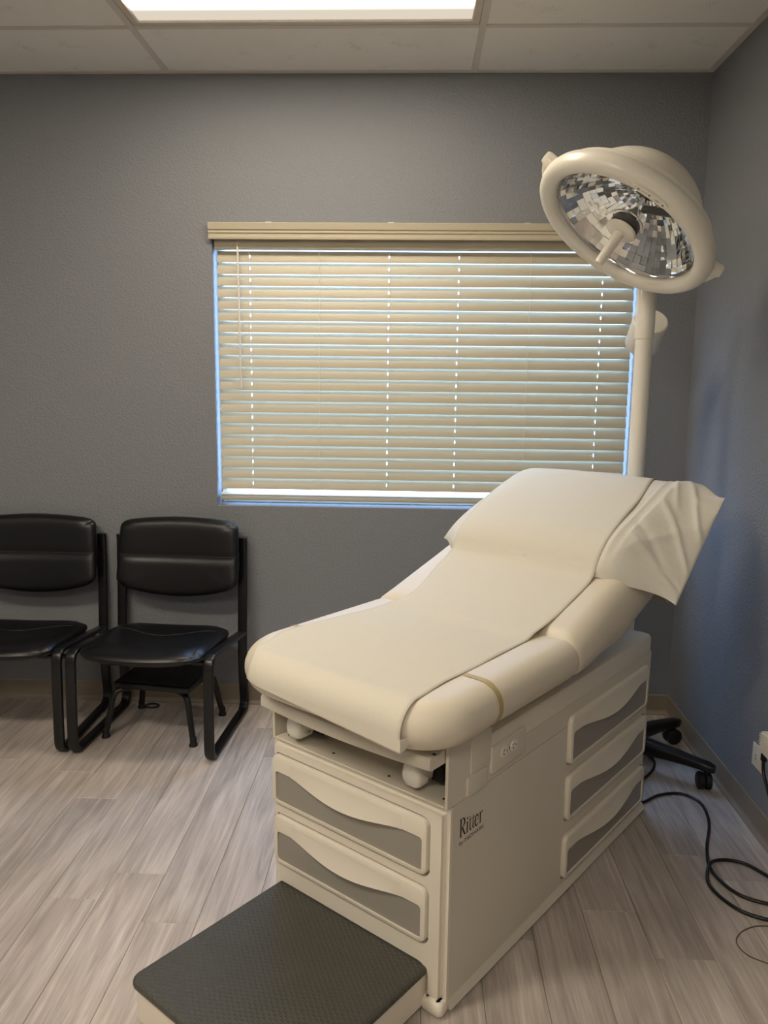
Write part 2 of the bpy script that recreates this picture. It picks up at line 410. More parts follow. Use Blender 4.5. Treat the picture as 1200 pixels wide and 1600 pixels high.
# ceiling: slab, lay-in tiles and grid bars
ceiling = box('ceiling', X0, 0, Y0, 0, H + 0.11, H + 0.16, 'plaster', kind='structure')
GX = [0.0, -0.93, -2.15, -3.37, X0]; GY = [0.0, -0.413]
while GY[-1] - 0.61 > Y0: GY.append(GY[-1] - 0.61)
GY.append(Y0)
LIGHTS = {(1, 1): 'front', (2, 4): 'rear', (1, 7): 'rear'}
tile_mesh = {}
for i in range(len(GX) - 1):
    for j in range(len(GY) - 1):
        if (i, j) in LIGHTS: continue
        w, l = GX[i] - GX[i + 1], GY[j] - GY[j + 1]; key = (round(w, 3), round(l, 3))
        if key not in tile_mesh:
            bm = bmesh.new(); bm_box(bm, -w / 2 + 0.003, w / 2 - 0.003, -l / 2 + 0.003, l / 2 - 0.003, 0.0, 0.016)
            bmesh.ops.recalc_face_normals(bm, faces=bm.faces)
            me = bpy.data.meshes.new('ceiling_tile'); bm.to_mesh(me); bm.free(); me.materials.append(MAT['tile']); tile_mesh[key] = me
        o = bpy.data.objects.new('ceiling_tile', tile_mesh[key]); o.location = ((GX[i] + GX[i + 1]) / 2, (GY[j] + GY[j + 1]) / 2, H + 0.004); link(o, ceiling)
for gx in GX[1:-1]: box('grid_bar', gx - 0.012, gx + 0.012, Y0, -0.024, H, H + 0.03, 'grid', ceiling, r=0.0008, seg=1)
for gy in GY[1:-1]:
    for i in range(len(GX) - 1):
        box('grid_bar', GX[i + 1] + 0.0125, GX[i] - 0.0125, gy - 0.012, gy + 0.012, H + 0.0006, H + 0.0295, 'grid', ceiling, r=0.0008, seg=1)
box('wall_angle', X0, 0, -0.024, 0, H + 0.0002, H + 0.02, 'grid', ceiling)
box('wall_angle', -0.024, 0, Y0, -0.0245, H + 0.0002, H + 0.02, 'grid', ceiling)

def baseboard(name, horizontal):
    prof = [(0.0, 0.0005), (0.016, 0.0005), (0.0135, 0.006), (0.006, 0.013), (0.0035, 0.02), (0.0035, 0.086), (0.0015, 0.09), (0.0, 0.09)]
    bm = bmesh.new()
    if horizontal: rows = [[Vector((xx, -d, z)) for d, z in prof] for xx in (X0, -0.0005)]
    else: rows = [[Vector((-d, yy, z)) for d, z in prof] for yy in (Y0, -0.0005)]
    V = grid_surface(bm, rows, close_v=True); bm.faces.new(V[0]); bm.faces.new(V[1][::-1])
    return from_bm(name, bm, 'base', kind='structure')
baseboard('baseboard_back', True); baseboard('baseboard_right', False)

# window unit at the back of the opening
win = empty('window_1', ((WX0 + WX1) / 2, WD, WZ0), kind='structure')
def wpart(name, x0, x1, y0, y1, z0, z1, m, r=0.003, parent=None):
    cx, cz = (WX0 + WX1) / 2, WZ0
    return box(name, x0 - cx, x1 - cx, y0 - WD, y1 - WD, z0 - cz, z1 - cz, m, parent or win, r=r, seg=1)
fy0, fy1 = WD - 0.045, WD - 0.002
FW = 0.022
wpart('window_frame', WX0, WX0 + FW, fy0, fy1, WZ0, WZ1, 'vinylframe'); wpart('window_frame', WX1 - FW, WX1, fy0, fy1, WZ0, WZ1, 'vinylframe')
wpart('window_frame', WX0 + FW, WX1 - FW, fy0, fy1, WZ0, WZ0 + FW, 'vinylframe'); wpart('window_frame', WX0 + FW, WX1 - FW, fy0, fy1, WZ1 - FW, WZ1, 'vinylframe')
wpart('pane', WX0 + FW, WX1 - FW, WD - 0.03, WD - 0.026, WZ0 + FW, WZ1 - FW, 'glass', r=0)

# ------------------------------------------------------------------ window blind
blind = thing(empty('window_blind', ((WX0 + WX1) / 2, 0.0, WZ0)), 'cream faux wood blind with closed slats hanging in the window', 'blind')
BX = (WX0 + WX1) / 2
SX0, SX1 = WX0 + 0.012 - BX, WX1 - 0.010 - BX
SY = 0.038
HOLES = [h - BX for h in (-1.839, -1.257, -0.967, -0.376)]
def slat_mesh(holes=True):
    bm = bmesh.new(); th = 0.0014
    ws = [-0.025, -0.016, -0.007, 0.0, 0.007, 0.016, 0.025]
    xs = [SX0]; solid = []
    for h in HOLES: xs += [h - 0.0022, h + 0.0022]
    xs.append(SX1)
    def pt(xx, w, s): return Vector((xx, w, 0.0022 * (1 - (w / 0.025) ** 2) + s * th))
    T = [[bm.verts.new(pt(xx, w, 1)) for w in ws] for xx in xs]; B = [[bm.verts.new(pt(xx, w, -1)) for w in ws] for xx in xs]
    for i in range(len(xs) - 1):
        hole = holes and i % 2 == 1
        for j in range(len(ws) - 1):
            if hole and j in (2, 3): continue
            bm.faces.new([T[i][j], T[i + 1][j], T[i + 1][j + 1], T[i][j + 1]]); bm.faces.new([B[i][j], B[i][j + 1], B[i + 1][j + 1], B[i + 1][j]])
        for j, fl in ((0, 0), (6, 1)): bm.faces.new([T[i][j], B[i][j], B[i + 1][j], T[i + 1][j]])
        if hole:
            for j in (2, 4): bm.faces.new([T[i][j], B[i][j], B[i + 1][j], T[i + 1][j]])
            for k in (i, i + 1):
                for j in (2, 3): bm.faces.new([T[k][j], B[k][j], B[k][j + 1], T[k][j + 1]])
    for i in (0, len(xs) - 1):
        for j in range(6): bm.faces.new([T[i][j], B[i][j], B[i][j + 1], T[i][j + 1]])
    bmesh.ops.recalc_face_normals(bm, faces=bm.faces)
    me = bpy.data.meshes.new('slat'); bm.to_mesh(me); bm.free(); me.materials.append(MAT['slat']); return me
SM = slat_mesh()
ZT, PITCH, TILT = 1.974, 0.0476, math.radians(69.5)
for k in range(21):
    o = bpy.data.objects.new('slat', SM); o.location = (0, SY, ZT - PITCH * (k + 0.5) - WZ0); o.rotation_euler = (TILT + random.uniform(-0.012, 0.012), 0, 0); link(o, blind)
for k, (zz, tt) in enumerate(((0.957, 14), (0.950, 6))):
    o = bpy.data.objects.new('slat', SM); o.location = (0, SY, zz - WZ0); o.rotation_euler = (math.radians(tt), 0, 0); link(o, blind)
box('bottom_rail', SX0, SX1, SY - 0.026, SY + 0.026, 0.928 - WZ0, 0.943 - WZ0, 'slat', blind, r=0.003)
box('head_rail', WX0 + 0.006 - BX, WX1 - 0.006 - BX, 0.012, 0.066, 1.9775 - WZ0, 2.055 - WZ0, 'slat', blind, r=0.002)
bm = bmesh.new()   # moulded valance
vp = [(0.0, 2.012), (-0.019, 2.012), (-0.020, 2.020), (-0.014, 2.024), (-0.014, 2.034), (-0.019, 2.037), (-0.019, 2.041), (-0.0155, 2.043), (-0.0155, 2.047), (-0.021, 2.050), (-0.023, 2.062), (-0.025, 2.074), (-0.021, 2.077), (0.0, 2.077)]
V = grid_surface(bm, [[Vector((xx - BX, y - 0.002, z - WZ0)) for y, z in vp] for xx in (-1.998, -0.226)], close_v=True)
bm.faces.new(V[0]); bm.faces.new(V[1][::-1]); from_bm('valance', bm, 'slat', blind)
for xx in (-1.25, -0.7, -1.75): box('valance_clip', xx - BX - 0.012, xx - BX + 0.012, -0.02, 0.02, 2.0775 - WZ0, 2.0795 - WZ0, 'white', blind)
for xx in (-1.839, -1.546, -1.257, -0.967, -0.673, -0.376):
    tube('ladder_cord', [(xx - BX, SY - 0.013, 1.99 - WZ0), (xx - BX, SY - 0.0135, 0.943 - WZ0)], 0.0007, 'cord', blind, seg=5)
    tube('ladder_cord', [(xx - BX + 0.002, SY + 0.014, 1.99 - WZ0), (xx - BX + 0.002, SY + 0.014, 0.943 - WZ0)], 0.0007, 'cord', blind, seg=5)
tube('tilt_wand', [(-1.884 - BX, 0.016, 2.005 - WZ0), (-1.884 - BX, 0.008, 1.985 - WZ0), (-1.878 - BX, 0.004, 1.41 - WZ0)], [0.0035, 0.0045, 0.0045], 'cord', blind, seg=6)

# ------------------------------------------------------------------ ceiling lights
def ceiling_light(i, j, key, label):
    x0, x1 = GX[i + 1] + 0.0125, GX[i] - 0.0125; y0, y1 = GY[j + 1] + 0.0125, GY[j] - 0.0125
    cx, cy = (x0 + x1) / 2, (y0 + y1) / 2; w, l = (x1 - x0) / 2, (y1 - y0) / 2
    t = thing(empty('ceiling_light', (cx, cy, H)), label, 'ceiling light')
    fb = 0.028
    for a in ((-w, w, -l, -l + fb), (-w, w, l - fb, l), (-w, -w + fb, -l + fb, l - fb), (w - fb, w, -l + fb, l - fb)):
        box('frame', a[0], a[1], a[2], a[3], 0.001, 0.022, 'fixture', t, r=0.003, seg=1)
    box('lens', -w + fb, w - fb, -l + fb, l - fb, 0.008, 0.012, 'lens_' + key, t)
    bm = bmesh.new(); bm_box(bm, -w + 0.01, w - 0.01, -l + 0.01, l - 0.01, 0.0225, 0.10); from_bm('housing', bm, 'fixture', t)
ceiling_light(1, 1, 'front', 'glowing fluorescent ceiling panel light above the window wall')
ceiling_light(2, 4, 'rear', 'ceiling panel light out of view over the middle of the room')
ceiling_light(1, 7, 'rear', 'ceiling panel light out of view near the far end of the room')

# ------------------------------------------------------------------ exam table  (local x = towards the head end, y = towards the window, z up)
TA = math.radians(52.5784)
table = thing(empty('exam_table', (-1.056, -1.756, 0), TA), 'cream medical exam table with drawers, pull-out step and raised backrest', 'exam table')
TW, TL = 0.562, 1.177
def f_front(a, b, d): return Vector((-d, a, b))          # a along y, b height, d outwards (-x)
def f_side(a, b, d): return Vector((a, -d, b))           # a along x, b height, d outwards (-y)
FD = [(0.046, 0.556, 0.336, 0.474), (0.046, 0.552, 0.166, 0.304)]                                # front drawers
SD = [(0.580, 1.142, 0.395, 0.537), (0.580, 1.146, 0.226, 0.362), (0.578, 1.156, 0.048, 0.180)]   # side drawers
# body
bm = bmesh.new()
bm_box(bm, 0.02, TL, 0.0, TW, 0.03, 0.512)
tmp_edges = [e for e in bm.edges if abs(e.verts[0].co.z - e.verts[1].co.z) > 0.3 and e.verts[0].co.x > 1]
bmesh.ops.bevel(bm, geom=tmp_edges, offset=0.018, segments=4, affect='EDGES')
body = from_bm('cabinet_body', bm, 'creamsteel', table, smooth=True, angle=35)
cut = []
for a0, a1, b0, b1 in SD:
    bm = bmesh.new(); bm_prism(bm, rrect(a0 - 0.004, a1 + 0.004, b0 - 0.004, b1 + 0.006, 0.022), -0.12, 0.02, f_side); cut.append(from_bm('cutter', bm, 'dark', table))
for a0, a1, b0, b1 in FD:
    bm = bmesh.new(); bm_prism(bm, rrect(a0 - 0.005, a1 + 0.003, b0 - 0.004, b1 + 0.006, 0.022), -0.16, 0.03, f_front); cut.append(from_bm('cutter', bm, 'dark', table))
bm = bmesh.new(); bm_prism(bm, rrect(0.040, 0.543, -0.02, 0.114, 0.004), -0.30, 0.03, f_front); cut.append(from_bm('cutter', bm, 'dark', table))
boolean_cut(body, cut)
# skirt below the body, set back with a sloping face
bm = bmesh.new()
def loop(i, z): return [Vector((0.02, i, z)), Vector((TL - i, i, z)), Vector((TL - i, TW - i, z)), Vector((0.02, TW - i, z))]
V = grid_surface(bm, [loop(0.0, 0.0298), loop(-0.010, 0.009)], close_v=True); bm.faces.new(V[1]); bm.faces.new(V[0][::-1]); skirt = from_bm('base_skirt', bm, 'creamsteel', table)
bm = bmesh.new(); bm_box(bm, 0.0, 0.30, 0.040, 0.543, -0.02, 0.06); boolean_cut(skirt, [from_bm('cutter', bm, 'dark', table)])
for fx, fy in ((0.36, 0.06), (0.36, 0.50), (1.10, 0.06), (1.10, 0.50)):
    lathe('levelling_foot', [(0.0, 0.0), (0.016, 0.0), (0.016, 0.006), (0.008, 0.0088), (0.0, 0.0088)], 'rubber', table, n=16, mtx=Matrix.Translation((fx, fy, 0)))
# moulded front panel
bm = bmesh.new(); bm_box(bm, -0.004, 0.0195, -0.003, TW + 0.003, 0.009, 0.511)
ve = [e for e in bm.edges if all(v.co.x < 0 for v in e.verts)]
bmesh.ops.bevel(bm, geom=ve, offset=0.014, segments=5, affect='EDGES')
fp = from_bm('front_panel', bm, 'cream', table, smooth=True, angle=35); cut = []
for a0, a1, b0, b1 in FD:
    bm = bmesh.new(); bm_prism(bm, rrect(a0 - 0.005, a1 + 0.003, b0 - 0.004, b1 + 0.006, 0.022), -0.05, 0.03, f_front); cut.append(from_bm('cutter', bm, 'cream', table))
bm = bmesh.new(); bm_prism(bm, rrect(0.040, 0.543, -0.02, 0.114, [0.002, 0.002, 0.022, 0.03]), -0.05, 0.03, f_front); cut.append(from_bm('cutter', bm, 'cream', table))
boolean_cut(fp, cut)
for y0_, y1_ in ((-0.008, 0.055), (0.530, 0.570)):
    bm = bmesh.new(); cushion_rings(bm, -0.018, 0.0195, y0_, y1_, 0.0, 0.040, [0.012] * 4, 0.012, c=4, k=6); from_bm('foot_block', bm, 'cream', table, smooth=True, angle=60)

def drawer(a0, a1, b0, b1, mapf, flip, pull):
    """white moulded front with a recessed laminate inset whose upper edge follows the bowed pull"""
    W, Hh = a1 - a0, b1 - b0
    def curve(s):        # lower edge of the pull band, s = 0..1 along the front
        t = max(0.0, min(1.0, (s - 0.16) / 0.68)); return b0 + 0.68 * Hh - 0.020 * math.sin(math.pi * t) ** 1.3
    NB = 24
    def loopshape(i, r, top):
        out = []; c = 4
        x0, x1, z0, z1 = a0 + i[0], a1 - i[1], b0 + i[2], b1 - i[3]
        def arc(cx, cz, st):
            for k in range(c + 1):
                t = st + 0.5 * math.pi * k / c; out.append((cx + r * math.cos(t), cz + r * math.sin(t)))
        zt0 = z1; 
        arc(x0 + r, z0 + r, math.pi); 
        for k in range(1, NB): out.append((x0 + r + (x1 - x0 - 2 * r) * k / NB, z0))
        arc(x1 - r, z0 + r, 1.5 * math.pi)
        if top is None: arc(x1 - r, z1 - r, 0)
        else: arc(x1 - r, top((x1 - r - a0) / W) - r, 0)
        for k in range(1, NB):
            xx = x1 - r - (x1 - x0 - 2 * r) * k / NB; out.append((xx, z1 if top is None else top((xx - a0) / W)))
        if top is None: arc(x0 + r, z1 - r, 0.5 * math.pi)
        else: arc(x0 + r, top((x0 + r - a0) / W) - r, 0.5 * math.pi)
        return out
    D = 0.012
    outer = loopshape((0, 0, 0, 0), 0.020, None); mid = loopshape((0.002, 0.002, 0.002, 0.002), 0.019, None); mid2 = loopshape((0.006, 0.006, 0.006, 0.006), 0.016, None)
    inn = loopshape((0.013, 0.016, 0.012, 0), 0.009, curve)
    rings = [(outer, -0.05), (outer, D - 0.007), (mid, D - 0.002), (mid2, D), (inn, D), (inn, D - 0.0045)]
    bm = bmesh.new(); V = grid_surface(bm, [[mapf(a, b, d) for a, b in o] for o, d in rings], close_v=True)
    bm.faces.new(V[0][::-1])
    dr = from_bm('drawer', bm, 'cream', table, smooth=True, angle=30)
    bm = bmesh.new(); bm.faces.new([bm.verts.new(mapf(a, b, D - 0.0042)) for a, b in inn]); bmesh.ops.triangulate(bm, faces=bm.faces)
    ip = from_bm('inset_panel', bm, 'inset', dr)
    # pull: bulging lip above the curve
    bm = bmesh.new(); rows = []; n = 40
    for k in range(n + 1):
        s = 0.14 + 0.72 * k / n; e = math.sin(math.pi * k / n) ** 0.9
        zt = b1 - 0.012; zb = curve(s) - 0.001
        row = []
        for j in range(9):
            t = j / 8; row.append(mapf(a0 + W * s, zt + (zb - zt) * t, D + 0.0002 + pull * e * (t ** 1.7)))
        row.append(mapf(a0 + W * s, zb + 0.002, D + pull * e * 0.78)); row.append(mapf(a0 + W * s, zb + 0.006, D - 0.003))
        rows.append(row)
    grid_surface(bm, rows); from_bm('pull_lip', bm, 'cream', dr, smooth=True, angle=45)
    return dr
for d in FD: drawer(*d, f_front, False, 0.013)
for d in SD: drawer(*d, f_side, False, 0.012)

# upper carcass: side cheeks, shelf with tray recess, cap at the head end
box('recess_floor', 0.0, 0.16, 0.009, TW - 0.009, 0.5125, 0.518, 'creamsteel', table, r=0.0015, seg=1)
box('recess_back', 0.16, 0.17, 0.009, TW - 0.009, 0.5125, 0.655, 'creamsteel', table)
box('side_cheek', 0.0, 0.168, 0.0, 0.008, 0.5125, 0.676, 'creamsteel', table, r=0.001, seg=1)
box('side_cheek', 0.0, 0.168, TW - 0.008, TW, 0.5125, 0.676, 'creamsteel', table, r=0.001, seg=1)
box('upper_carcass', 0.171, TL - 0.003, 0.009, TW - 0.009, 0.5125, 0.572, 'creamsteel', table, r=0.002, seg=1)
box('side_rail', 0.169, TL - 0.002, 0.001, 0.0088, 0.5125, 0.572, 'creamsteel', table, r=0.001, seg=1)
bm = bmesh.new(); bm_prism(bm, rrect(0.169, TL + 0.002, 0.0005, TW - 0.0005, [0.004, 0.022, 0.022, 0.004]), 0.5735, 0.632, lambda a, b, d: Vector((a, b, d)), bevel=0.012); from_bm('top_cap', bm, 'cream', table, smooth=True, angle=40)
for (sx, sy) in ((0.03, 0.03), (0.03, 0.19), (0.03, 0.37), (0.03, 0.53)):
    lathe('screw', [(0.0, 0.0012), (0.0035, 0.0008), (0.004, 0.0)], 'dark', table, n=10, mtx=Matrix.Translation((sx, sy, 0.518)))
box('recess_divider', 0.158, 0.1598, 0.30, 0.303, 0.518, 0.60, 'inset', table)
# stirrup sockets under the tray
for yy in (0.478, 0.098):
    bm = bmesh.new(); cushion_rings(bm, -0.012, 0.055, yy - 0.026, yy + 0.026, 0.535, 0.597, [0.012] * 4, 0.012, c=4, k=6); k_ = from_bm('stirrup_end', bm, 'white', table, smooth=True, angle=60)
    box('socket', 0.055, 0.155, yy - 0.045, yy + 0.012, 0.535, 0.575, 'dark', k_, r=0.003)
    tube('socket_pin', [(0.02, yy - 0.027, 0.557), (0.02, yy - 0.033, 0.557)], 0.005, 'chrome', k_, seg=8)
# foot tray
bm = bmesh.new(); rows = []
NV = 28
tp = [(0.15, 0.622), (-0.050, 0.622), (-0.0545, 0.624), (-0.056, 0.628), (-0.055, 0.648), (-0.052, 0.6525), (-0.046, 0.654), (-0.034, 0.652), (-0.016, 0.650), (-0.002, 0.657), (0.012, 0.660), (0.15, 0.660)]
for k in range(NV + 1):
    t = k / NV; yy = 0.010 + 0.534 * t; bow = 0.016 * (1 - (2 * t - 1) ** 2)
    row = []
    for xx, zz in tp:
        lift = 0.0
        row.append(Vector((xx - (bow if xx < 0.02 else 0), yy, zz)))
    rows.append(row)
V = grid_surface(bm, rows, close_v=True); bm.faces.new(V[0]); bm.faces.new(V[-1][::-1])
tray = from_bm('foot_tray', bm, 'creamsteel', table, smooth=True, angle=40)
lathe('tray_screw', [(0.0, 0.0015), (0.004, 0.001), (0.0045, 0)], 'dark', tray, n=10, mtx=Matrix.Translation((-0.030, 0.0175, 0.6515)))
# cushion support pan
bm = bmesh.new(); cushion_rings(bm, -0.045, 0.50, 0.03, 0.532, 0.658, 0.684, [0.05] * 4, 0.012, c=6, k=6); from_bm('seat_pan', bm, 'creamsteel', table, smooth=True, angle=60)

# side outlet in its moulded housing, blank cover below the cushion, printed name
bm = bmesh.new(); bm_prism(bm, rrect(0.170, 0.33, 0.532, 0.60, 0.006), 0.0, 0.007, f_side, bevel=0.003); oh = from_bm('outlet_housing', bm, 'creamsteel', table, smooth=True, angle=40)
for ux in (0.226, 0.270):
    pts = [(ux + 0.0165 * math.cos(t), 0.572 + 0.0145 * max(-0.86, min(0.86, math.sin(t)))) for t in [2 * math.pi * k / 24 for k in range(24)]]
    bm = bmesh.new(); bm_prism(bm, [(a, b) for a, b in pts], 0.0072, 0.0095, f_side, bevel=0.0008); rc = from_bm('receptacle', bm, 'white', oh)
    for (dx, dz, w, h) in ((-0.006, 0.005, 0.0012, 0.0045), (-0.006, -0.005, 0.0012, 0.0045), (0.007, 0.0, 0.0025, 0.003)):
        bm = bmesh.new(); bm_box(bm, ux + dx - h / 2, ux + dx + h / 2, -0.0101, -0.0096, 0.572 + dz - w, 0.572 + dz + w); from_bm('slot', bm, 'ink', oh)
lathe('cover_screw', [(0, 0.0006), (0.0028, 0.0004), (0.003, 0)], 'ink', oh, n=10, mtx=Matrix.Translation((0.248, -0.0072, 0.572)) @ Matrix.Rotation(math.radians(90), 4, 'X'))
bm = bmesh.new(); bm_prism(bm, rrect(0.074, 0.155, 0.514, 0.560, 0.004), 0.0, 0.005, f_side, bevel=0.002); from_bm('blank_cover', bm, 'creamsteel', table, smooth=True, angle=40)
bm = bmesh.new(); bm_prism(bm, rrect(0.088, 0.172, 0.561, 0.672, 0.01), 0.0, 0.003, f_side, bevel=0.002); from_bm('cheek_boss', bm, 'creamsteel', table, smooth=True, angle=40)

def stroke(bm, pts, wid, mapf, d=0.0004):
    """flat pen stroke; wid: list of widths or number"""
    n = len(pts); L, Rr = [], []
    for i, (x, z) in enumerate(pts):
        x0, z0 = pts[max(0, i - 1)]; x1, z1 = pts[min(n - 1, i + 1)]
        tx, tz = x1 - x0, z1 - z0; l = math.hypot(tx, tz) or 1
        w = (wid[i] if isinstance(wid, list) else wid) / 2
        L.append(bm.verts.new(mapf(x - tz / l * w, z + tx / l * w, d))); Rr.append(bm.verts.new(mapf(x + tz / l * w, z - tx / l * w, d)))
    for i in range(n - 1): bm.faces.new([L[i], L[i + 1], Rr[i + 1], Rr[i]])
def arc(cx, cz, rx, rz, a0, a1, n=12): return [(cx + rx * math.cos(math.radians(a0 + (a1 - a0) * k / n)), cz + rz * math.sin(math.radians(a0 + (a1 - a0) * k / n))) for k in range(n + 1)]
def script_word(bm, x0, z0, s, mapf):
    """tall serif word: R i t t e r (unit = cap height s)"""
    cur = [x0]; y = -1.0
    def P(pts): return [(cur[0] + a * s, z0 + b * s) for a, b in pts]
    def S(pts, w): stroke(bm, P(pts), [q * s for q in w] if isinstance(w, list) else w * s, mapf)
    # R
    S([(0.13, 0), (0.13, 1.0)], 0.115); S([(0.0, 0.015), (0.27, 0.015)], 0.03); S([(0.0, 0.985), (0.30, 0.985)], 0.03)
    A = arc(0.24, 0.74, 0.22, 0.245, 90, -90); S(A, [0.03 + 0.095 * math.sin(math.pi * i / 12) for i in range(13)])
    S([(0.16, 0.495), (0.26, 0.495)], 0.03); S([(0.25, 0.50), (0.40, 0.20), (0.50, 0.04), (0.58, 0.015)], [0.10, 0.115, 0.09, 0.03]); cur[0] += 0.60 * s
    def i_(dot=True):
        S([(0.11, 0), (0.11, 0.60)], 0.10); S([(0.01, 0.012), (0.21, 0.012)], 0.026); S([(0.0, 0.58), (0.11, 0.615)], 0.035)
        if dot: S(arc(0.11, 0.80, 0.032, 0.032, 0, 360, 10), 0.06)
    i_(); cur[0] += 0.25 * s
    for _ in range(2):
        S([(0.11, 0.78), (0.11, 0.12), (0.14, 0.04), (0.20, 0.015), (0.27, 0.06)], [0.05, 0.10, 0.095, 0.06, 0.02]); S([(0.0, 0.595), (0.25, 0.595)], 0.035); cur[0] += 0.275 * s
    A = arc(0.19, 0.30, 0.165, 0.30, 8, 320, 20); S(A, [0.025 + 0.085 * max(0, math.sin(math.pi * (i / 20) * 0.95)) for i in range(21)]); S([(0.05, 0.335), (0.355, 0.335)], 0.03); cur[0] += 0.40 * s
    i_(False); S([(0.12, 0.42), (0.20, 0.58), (0.28, 0.61), (0.31, 0.55)], [0.03, 0.05, 0.09, 0.06]); cur[0] += 0.34 * s
    S(arc(0.03, 0.93, 0.02, 0.02, 0, 360, 8), 0.012)
bm = bmesh.new(); script_word(bm, 0.050, 0.4235, 0.0455, f_side); from_bm('lettering', bm, 'ink', table, label='tall black serif lettering')
cu = bpy.data.curves.new('lettering', 'FONT'); cu.body = 'by MIDMARK'; cu.size = 0.0165; cu.space_character = 1.0
to = bpy.data.objects.new('t', cu); COL.objects.link(to); bpy.context.view_layer.update()
me = bpy.data.meshes.new_from_object(to.evaluated_get(bpy.context.evaluated_depsgraph_get())); bpy.data.objects.remove(to); bpy.data.curves.remove(cu)
xs = [v.co.x for v in me.vertices]; sc = 0.104 / (max(xs) - min(xs))
for v in me.vertices: v.co = f_side(0.050 + v.co.x * sc, 0.4045 + v.co.y * 0.85, 0.0004)
me.materials.clear(); me.materials.append(MAT['ink']); link(bpy.data.objects.new('lettering', me), table, label='small black sans lettering')

# pull-out step
stp = [(-0.465, 0.045), (0.20, 0.538)]
bm = bmesh.new(); bm_prism(bm, rrect(-0.462, 0.22, 0.048, 0.535, [0.03, 0.004, 0.004, 0.03]), 0.012, 0.088, lambda a, b, d: Vector((a, b, d)))
step = from_bm('step', bm, 'cream', table, smooth=True, angle=40)
bm = bmesh.new(); cushion_rings(bm, -0.468, 0.21, 0.042, 0.5415, 0.086, 0.109, [0.03, 0.004, 0.004, 0.03], 0.011, c=6, k=8); from_bm('step_pad', bm, 'pad', step, smooth=True, angle=60, label='dark grey dimpled step mat')
for sy in (0.09, 0.49): lathe('step_foot', [(0, 0), (0.014, 0), (0.014, 0.012), (0, 0.012)], 'rubber', step, n=14, mtx=Matrix.Translation((-0.42, sy, 0)))

# seat cushion
SZ0, SZ1, SR = 0.680, 0.790, 0.055
bm = bmesh.new(); cushion_rings(bm, -0.138, 0.522, -0.066, 0.628, SZ0, SZ1, [0.13, 0.05, 0.05, 0.19], SR, c=12, k=14)
seat = from_bm('seat_cushion', bm, 'vinyl', table, smooth=True, angle=80)
# back cushion, hinged at the seat
BA = math.radians(17.5); UH, ZH = 0.496, SZ0 - 0.012; ca, sa = math.cos(BA), math.sin(BA)
def bmap(p):       # the padding deepens below the lumbar region
    ex = interp(p.x, [(0.0, 0.0), (0.14, 0.026), (0.34, 0.066), (0.52, 0.062), (0.62, 0.060), (0.95, 0.0)]) * (1 - p.z / 0.126)
    return Vector((UH + p.x * ca - p.z * sa, p.y, ZH + p.x * sa + p.z * ca - ex))
def interp(x, tab):
    if x <= tab[0][0]: return tab[0][1]
    for (x0, y0), (x1, y1) in zip(tab, tab[1:]):
        if x <= x1:
            t = (x - x0) / (x1 - x0); t = t * t * (3 - 2 * t); return y0 + (y1 - y0) * t
    return tab[-1][1]
bm = bmesh.new(); cushion_rings(bm, 0.0, 0.945, -0.066, 0.628, 0.0, 0.126, [0.04, 0.10, 0.10, 0.04], SR + 0.008, mapf=bmap, c=12, k=14, sub=0.03)
from_bm('back_cushion', bm, 'vinyl', table, smooth=True, angle=80)
def zb(u):           # height of the backrest surface
    return ZH + (u - UH) * math.tan(BA) + 0.126 / ca
# backrest pan and lifting strut, paper roll under the head end
rc_ = Vector((1.135, 0, 0.782))
tube('roll_core', [(rc_.x, -0.055, rc_.z), (rc_.x, 0.60, rc_.z)], 0.026, 'inset', table, seg=24)
for yy in (0.0, 0.56): box('roll_bracket', rc_.x - 0.02, rc_.x + 0.02, yy - 0.003, yy + 0.003, rc_.z - 0.02, rc_.z + 0.03, 'creamsteel', table)
# amber strap round the seat
ring = []; h = (SZ1 - SZ0) / 2; zc = (SZ0 + SZ1) / 2
loop_ = []
for k in range(0, 19):
    t = (-0.5 + k / 18) * math.pi; loop_.append((-0.066 + SR * (1 - math.cos(t)) - 0.0012 * math.cos(t), zc + (h + 0.0012) * math.sin(t)))
loop_ += [(a, b) for a, b in [(0.562 - y, z) for y, z in reversed(loop_)]]
bm = bmesh.new(); rows = []
for (yy, zz) in loop_:
    off = 0.0
    rows.append([Vector((0.094 + w, yy, zz + e)) for w, e in ((0, 0), (0.009, 0.0005), (0.018, 0))])
grid_surface(bm, rows, close_u=True); from_bm('elastic_strap', bm, 'strap', table, smooth=True)

